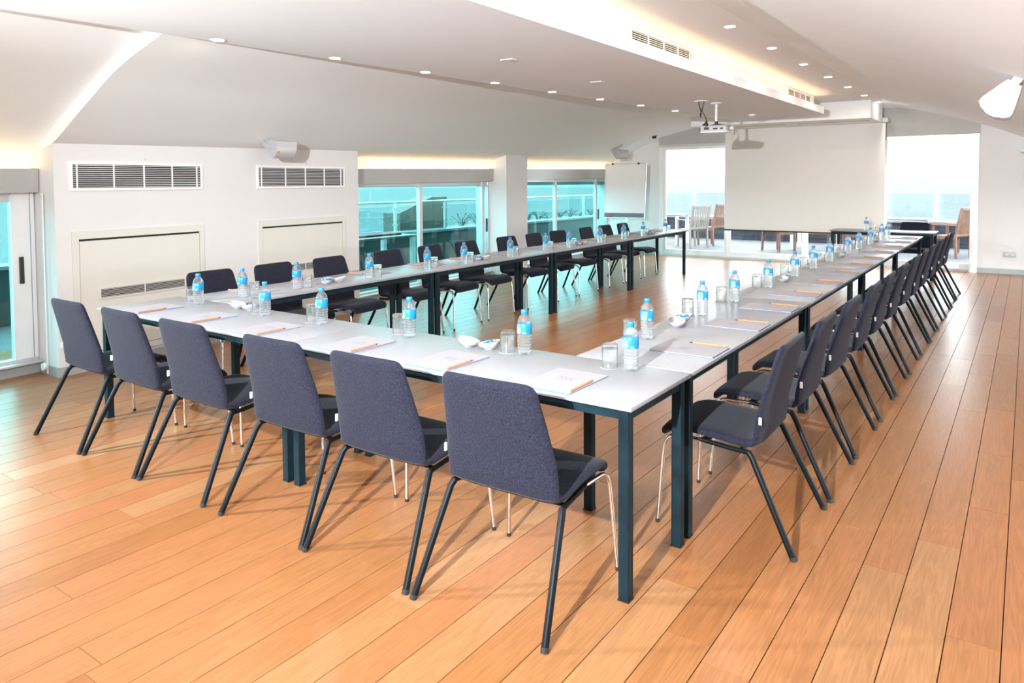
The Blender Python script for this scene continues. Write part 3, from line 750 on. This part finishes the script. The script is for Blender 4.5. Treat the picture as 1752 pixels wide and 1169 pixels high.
MB().lathe([(.055, 0), (.055, -.016), (.035, -.030), (.0, -.032)], 20).build('housing', 'vent_white', t, 40); MB().lathe([(.02, -.032), (.02, -.040), (.0, -.041)], 14).build('sensor', 'speaker_white', t, 40)
# vents in the bulkhead
for (ya, yb, wh) in ((3.12, 4.45, 'farther from the screen'), (7.9, 9.2, 'closer to the screen')):
    v = empty('air_vent', (-1.50, ya, 0), R(90), 'white louvred vent in the cove lit bulkhead, %s' % wh, 'vent', 'air vents in the bulkhead')
    grille(v, 0, yb - ya, 2.675, 2.81, 6, (.25, .5, .75, .97), fw=.016)
# projector
t = empty('projector', (-2.12, 6.90, 2.556), 0, 'white ceiling projector on a short pole below the soffit', 'projector')
MB().lathe([(.07, 0), (.07, -.008), (.03, -.02), (.0, -.02)], 18).build('ceiling_plate', 'vent_white', t, 40)
MB().tube([(0, 0, -.018), (0, 0, -.24)], .017, 12).build('pole', 'white_alu', t, 40)
MB().tube([(0, 0, -.235), (0, 0, -.285)], .022, 10).build('joint', 'plastic_black', t, 40)
MB().tube([(-.10, .02, -.285), (0, 0, -.272), (.12, .02, -.283)], .008, 6).build('bracket', 'plastic_black', t)
bd = MB().bbox(-.17, .17, -.12, .12, -.375, -.288, .018, 3).build('body', 'speaker_white', t, 50)
MB().bbox(-.172, .172, -.122, .122, -.383, -.366, .008, 2).build('base_tray', 'vent_white', bd, 50)
MB().box(-.12, -.05, -.1225, -.119, -.345, -.315).box(0, .06, -.1225, -.119, -.345, -.325).box(.09, .13, -.1225, -.119, -.345, -.325).build('sockets', 'plastic_black', bd)
MB().tube([(.17, .0, -.33), (.215, .02, -.33)], .032, 14).build('lens', 'grille_grey', bd, 40)
cp = empty('cable_plate', (-2.19, 6.55, 2.556), 0, 'round white ceiling plate with black cables looping to the projector', 'cable outlet')
MB().lathe([(.085, 0), (.085, -.008), (.0, -.011)], 18).build('plate', 'vent_white', cp, 40)
MB().tube([(-.03, 0, -.006), (-.028, 0, -.05), (-.01, 0, -.1), (.0, .01, -.16), (-.012, .01, -.2), (-.02, .02, -.16), (.0, .02, -.12), (.03, 0, -.05), (.035, 0, -.006)], .007, 6).build('cable', 'plastic_black', cp, 60)
MB().tube([(.005, .01, -.12), (.03, .06, -.19), (.02, .16, -.25), (-.02, .22, -.27), (-.03, .25, -.31)], .005, 6).build('cable', 'plastic_black', cp, 60)
MB().tube([(-.06, .27, -.34), (-.06, .26, -.28), (-.03, .25, -.25), (-.01, .25, -.30), (-.05, .25, -.33)], .02, 8).build('cable_bundle', 'plastic_black', cp, 60)
# screen
t = empty('projection_screen', (0, 11.70, 0), 0, 'large pale pull down projection screen with black bottom bar', 'screen')
MB().bbox(-3.70, -.80, -.055, .04, 2.545, 2.63, .01).build('housing', 'speaker_white', t)
MB().box(-3.645, -.85, -.003, .003, .62, 2.55).build('screen_cloth', 'screen_cloth', t)
MB().bbox(-3.66, -.835, -.016, .016, .597, .622, .005).build('bottom_bar', 'plastic_black', t)
# small security camera
t = empty('security_camera', (-5.02, 11.55, 2.505), 0, 'tiny security camera on the vault near the glass door', 'camera')
MB().lathe([(.035, .02), (.035, -.02), (.02, -.028), (.0, -.028)], 14).build('base', 'speaker_white', t, 40); MB().tube([(-.01, 0, -.05), (-.03, -.07, -.06)], .028, 12).build('lens_barrel', 'plastic_black', t, 40)
MB().tube([(0, 0, -.025), (-.008, 0, -.05)], .01, 8).build('stem', 'speaker_white', t, 40)
# wall sockets
t = empty('wall_socket', (.95, Y1, .32), 0, 'white double wall socket low on the end wall', 'socket')
MB().bbox(-.085, .085, -.010, 0, -.042, .042, .003).build('plate', 'speaker_white', t, 40)
for s in (-.042, .042): MB().tube([(s, -.0105, 0), (s, -.012, 0)], .022, 16).build('outlet', 'grille_grey', t)
# flip chart easel
t = empty('flip_chart', (-5.53, 11.12, 0), R(4), 'white flip chart easel on castors in the far corner', 'flip chart')
bd = empty('board', (0, 0, 0)); bd.parent = t; bd.rotation_euler = (R(-6), 0, R(0)); bd.location = (0, .0, .83)
MB().bbox(-.43, .43, .0, .018, 0, 1.09, .003).build('writing_surface', 'board_white', bd)
for (a, b, c, d) in ((-.445, -.43, -.01, 1.10), (.43, .445, -.01, 1.10)): MB().box(a, b, -.006, .022, c, d).build('edge_strip', 'alu', bd)
MB().box(-.445, .445, -.006, .022, 1.09, 1.105).build('edge_strip', 'alu', bd); MB().box(-.445, .445, -.05, .022, -.015, 0).build('pen_tray', 'alu', bd)
MB().box(-.43, .43, -.001, .0, .0, .09).build('lower_band', 'print_grey', bd)
for s in (-.28, .28): MB().bbox(s - .02, s + .02, -.02, .0, 1.075, 1.11, .004).build('clamp', 'plastic_black', bd)
MB().tube([(0, .06, .10), (0, .16, 1.2)], .02, 10).build('stand_pole', 'alu', t, 40)
for a in range(5):
    an = R(72 * a + 20); bx, by = .30 * math.cos(an), .30 * math.sin(an)
    MB().tube([(0, .06, .11), (bx, .06 + by, .075)], .013, 8).build('base_arm', 'alu', t, 40)
    MB().tube([(bx - .014, .06 + by, .03), (bx + .014, .06 + by, .03)], .03, 12).build('castor', 'plastic_black', t, 40)
e = MB().bbox(-.05, .05, -.02, .02, 0, .03, .006).build('board_eraser', 'red_felt'); e.location = (-5.84, 11.064, .8305); e.rotation_euler = (0, 0, R(4)); tag(e, 'bright red board eraser on the flip chart tray', 'eraser')

# ------------------------------------------------------------------ outside: terraces, railings, sea
tag(MB().box(-9.5, 9, Y1 + .2, 17.6, -.2, -.005).build('terrace_floor', 'deck'), 'pale terrace deck beyond the glass doors', 'terrace', None, 'structure')
def side_x(y): return -8.0 - .0 * y
tag(MB().box(-9.5, -5.9, Y0, Y1 + .2, -.2, -.005).build('side_terrace_floor', 'deck'), 'pale side terrace outside the tinted windows', 'terrace', None, 'structure')
par = empty('parapet', (0, 17.0, 0), 0, 'dark clad terrace parapet with white ledge beyond the glass doors', 'parapet')
MB().box(-7.9, 9, .0, .12, 0, .10).build('cladding_board', 'navy_clad', par)
for i in range(4): MB().box(-7.9, 9, -.01, .12, .105 + .112 * i, .105 + .112 * (i + 1) - .006).build('cladding_board', 'navy_clad', par)
MB().bbox(-7.9, 9, -.08, .45, .56, .60, .006).build('ledge', 'ledge_white', par)
rl = empty('glass_railing', (0, 17.12, .60), 0, 'glass railing with steel posts along the terrace end', 'railing')
for i in range(-1, 9):
    x = -6.36 + 1.453 * i
    ps = MB().tube([(x, 0, 0), (x, 0, .70)], .022, 8).build('post', 'steel', rl, 40)
    for z in (.15, .52): MB().box(x - .06, x + .06, -.012, .012, z, z + .025).build('clamp', 'steel', ps)
    MB().box(x + .06, x + 1.393, -.005, .005, .05, .64).build('glass_panel', 'rail_glass', rl)
par = empty('parapet', (-8.0, 0, 0), 0, 'white ledged parapet of the side terrace outside the tinted windows', 'parapet')
MB().box(-.25, -.05, Y0, 17, 0, .62).build('parapet_wall', 'parapet_shaded', par); MB().bbox(-.35, .0, Y0, 17, .62, .665, .005).build('ledge', 'ledge_white', par)
rl = empty('glass_railing', (-8.15, 0, .665), 0, 'glass railing with steel posts along the side terrace', 'railing')
for i in range(-4, 7):
    y = 7.25 + 1.37 * i
    ps = MB().tube([(0, y, 0), (0, y, .53)], .03, 8).build('post', 'steel', rl, 40)
    MB().box(-.012, .012, y - .06, y + .06, .12, .145).build('clamp', 'steel', ps); MB().box(-.012, .012, y - .06, y + .06, .40, .425).build('clamp', 'steel', ps)
    MB().box(-.005, .005, y + .06, y + 1.31, .04, .47).build('glass_panel', 'rail_glass', rl)
MB().tube([(0, 1.5, .54), (0, 16.8, .54)], .02, 8).build('top_rail', 'steel', rl, 40)
# terrace furniture
def make_deck_chair(m):
    t = empty('terrace_chair', (0, 0, 0), 0, 'x', 'chair')
    for s in (-1, 1):
        MB().box(s * .25 - .02, s * .25 + .02, .22, .26, 0, .64).build('leg', m, t)
        MB().add([(s * .25 - .02, -.24, 0), (s * .25 + .02, -.24, 0), (s * .25 + .02, -.20, 0), (s * .25 - .02, -.20, 0),
                  (s * .25 - .02, -.22, .45), (s * .25 + .02, -.22, .45), (s * .25 + .02, -.18, .45), (s * .25 - .02, -.18, .45),
                  (s * .25 - .02, -.33, 1.0), (s * .25 + .02, -.33, 1.0), (s * .25 + .02, -.30, 1.0), (s * .25 - .02, -.30, 1.0)],
                 [(0, 1, 2, 3), (8, 9, 10, 11)] + [(o + i, o + (i + 1) % 4, o + 4 + (i + 1) % 4, o + 4 + i) for o in (0, 4) for i in range(4)]).build('leg', m, t)
        MB().bbox(s * .25 - .03, s * .25 + .03, -.26, .28, .64, .665, .004).build('armrest', m, t)
        MB().box(s * .25 - .012, s * .25 + .012, -.19, .23, .37, .42).build('seat_rail', m, t)
    for i in range(7): MB().box(-.235, .235, -.19 + .063 * i, -.14 + .063 * i, .42, .44).build('seat_slat', m, t)
    for i in range(9):
        x = -.20 + .05 * i; MB().add([(x - .014, -.215, .47), (x + .014, -.215, .47), (x + .014, -.203, .47), (x - .014, -.203, .47), (x - .014, -.315, .96), (x + .014, -.315, .96), (x + .014, -.303, .96), (x - .014, -.303, .96)],
                             [(0, 1, 2, 3), (4, 5, 6, 7), (0, 1, 5, 4), (1, 2, 6, 5), (2, 3, 7, 6), (3, 0, 4, 7)]).build('back_slat', m, t)
    MB().box(-.25, .25, -.335, -.295, .95, 1.0).build('top_rail', m, t); MB().box(-.25, .25, -.215, -.185, .44, .48).build('lower_rail', m, t)
    return t
def make_deck_table(loc, w, d, label):
    t = empty('terrace_table', loc, 0, label, 'table', 'terrace tables')
    MB().bbox(-w / 2, w / 2, -d / 2, d / 2, .71, .74, .004).build('table_top', 'pale_table', t)
    for sx in (-1, 1):
        for sy in (-1, 1): MB().box(sx * (w / 2 - .08) - .035, sx * (w / 2 - .08) + .035, sy * (d / 2 - .08) - .035, sy * (d / 2 - .08) + .035, 0, .71).build('leg', 'white_alu', t)
d1 = make_deck_chair('teak_pale'); d1.location = (-5.28, 14.25, 0); d1.rotation_euler = (0, 0, R(60)); tag(d1, 'weathered pale wooden terrace armchair seen through the door beside the flip chart', 'chair', 'terrace chairs')
d2 = make_deck_chair('teak'); d2.location = (-5.10, 15.10, 0); d2.rotation_euler = (0, 0, R(70)); tag(d2, 'reddish wooden terrace armchair next to the weathered pale one', 'chair', 'terrace chairs')
for (x, y, a, lb) in ((-.05, 14.75, 65, 'reddish wooden terrace armchair beyond the door panel next to the wall socket'), (.12, 15.5, 70, 'reddish wooden terrace armchair farther out behind the one by the socket'),
                      (-2.45, 14.0, 20, 'reddish wooden terrace armchair behind the screen, close to the glass door'), (-3.35, 14.35, -30, 'reddish wooden terrace armchair behind the screen, turned to the pale chair'),
                      (-1.75, 14.4, 95, 'reddish wooden terrace armchair behind the screen, beside the presenter table')):
    dup(d2, (x, y, 0), R(a), lb)
make_deck_table((-6.35, 14.95, 0), 1.2, .8, 'pale terrace table beside the weathered armchair'); make_deck_table((-1.15, 15.2, 0), 1.3, .8, 'pale terrace table beyond the presenter table'); make_deck_table((-2.75, 15.15, 0), 1.0, .8, 'pale terrace table hidden behind the projection screen')
# side terrace things
t = empty('planter_box', (-8.55, 11.6, 0), 0, 'long planter with sparse shrubs outside the window by the flip chart', 'planter'); 
MB().box(-.15, .15, -2.2, 5.0, 0, .60).build('trough', 'pale_table', t)
rnd = random.Random(5)
for k in range(14):
    y = -2.0 + k * .5 + rnd.uniform(-.1, .1); sh = MB(); h = rnd.uniform(.12, .38)
    for j in range(9):
        a = rnd.random() * 6.28; e = (rnd.uniform(.1, .28) * math.cos(a), y + rnd.uniform(.1, .28) * math.sin(a), .6 + h * rnd.uniform(.6, 1))
        sh.tube([(0, y, .56), (e[0] * .4, y + (e[1] - y) * .3, .6 + (e[2] - .6) * .6), e], .005, 4)
        for q in range(5):
            f = .4 + .15 * q; c0 = Vector((e[0] * f, y + (e[1] - y) * f, .6 + (e[2] - .6) * f)); d = Vector((rnd.uniform(-1, 1), rnd.uniform(-1, 1), rnd.uniform(-.2, .8))).normalized() * .035; n = d.orthogonal().normalized() * .008
            sh.add([c0, c0 + d * .5 + n, c0 + d, c0 + d * .5 - n], [(0, 1, 2, 3)])
    sh.build('shrub', 'leaf', t)
make_deck_table((-7.1, 5.6, 0), .8, 1.4, 'pale terrace table outside the window between the piers')
t = empty('service_cabinet', (-8.75, 8.72, 0), 0, 'tan cabinet with sloped top outside the window between the piers', 'cabinet')
MB().extr([(-.95, 0), (.42, 0), (.42, 1.27), (-.05, 1.27), (-.95, .98)], 'x', -.22, .22).build('body', 'tan_box', t)
MB().box(.2205, .226, -.002, .004, .05, 1.3).build('door_joint', 'lead_wood', t)
t = empty('shade_cushion', (-7.15, 5.6, .74), 0, 'red folded cloth on the terrace table outside the window', 'cloth'); MB().bbox(-.25, .25, -.5, .5, 0, .03, .01).build('cloth_fold', 'red_cloth', t)
tag(MB().box(-4000, 4000, -3000, 5000, -26, -25).build('sea', 'sea'), 'pale hazy sea below the terrace', 'sea', None, 'structure')
hb = MB(); n = 60; rnd = random.Random(9); rows = [[], []]
for i in range(n + 1):
    a = R(60 + 110 * i / n); rr = 3600; h = 25 + 45 * abs(math.sin(i * .35)) * rnd.uniform(.7, 1.1)
    rows[0].append((rr * math.cos(a), rr * math.sin(a), -25)); rows[1].append(((rr + 300) * math.cos(a), (rr + 300) * math.sin(a), h))
hb.grid(rows); tag(hb.build('hills', 'hill'), 'hazy far shore hills across the sea', 'hills', None, 'structure')
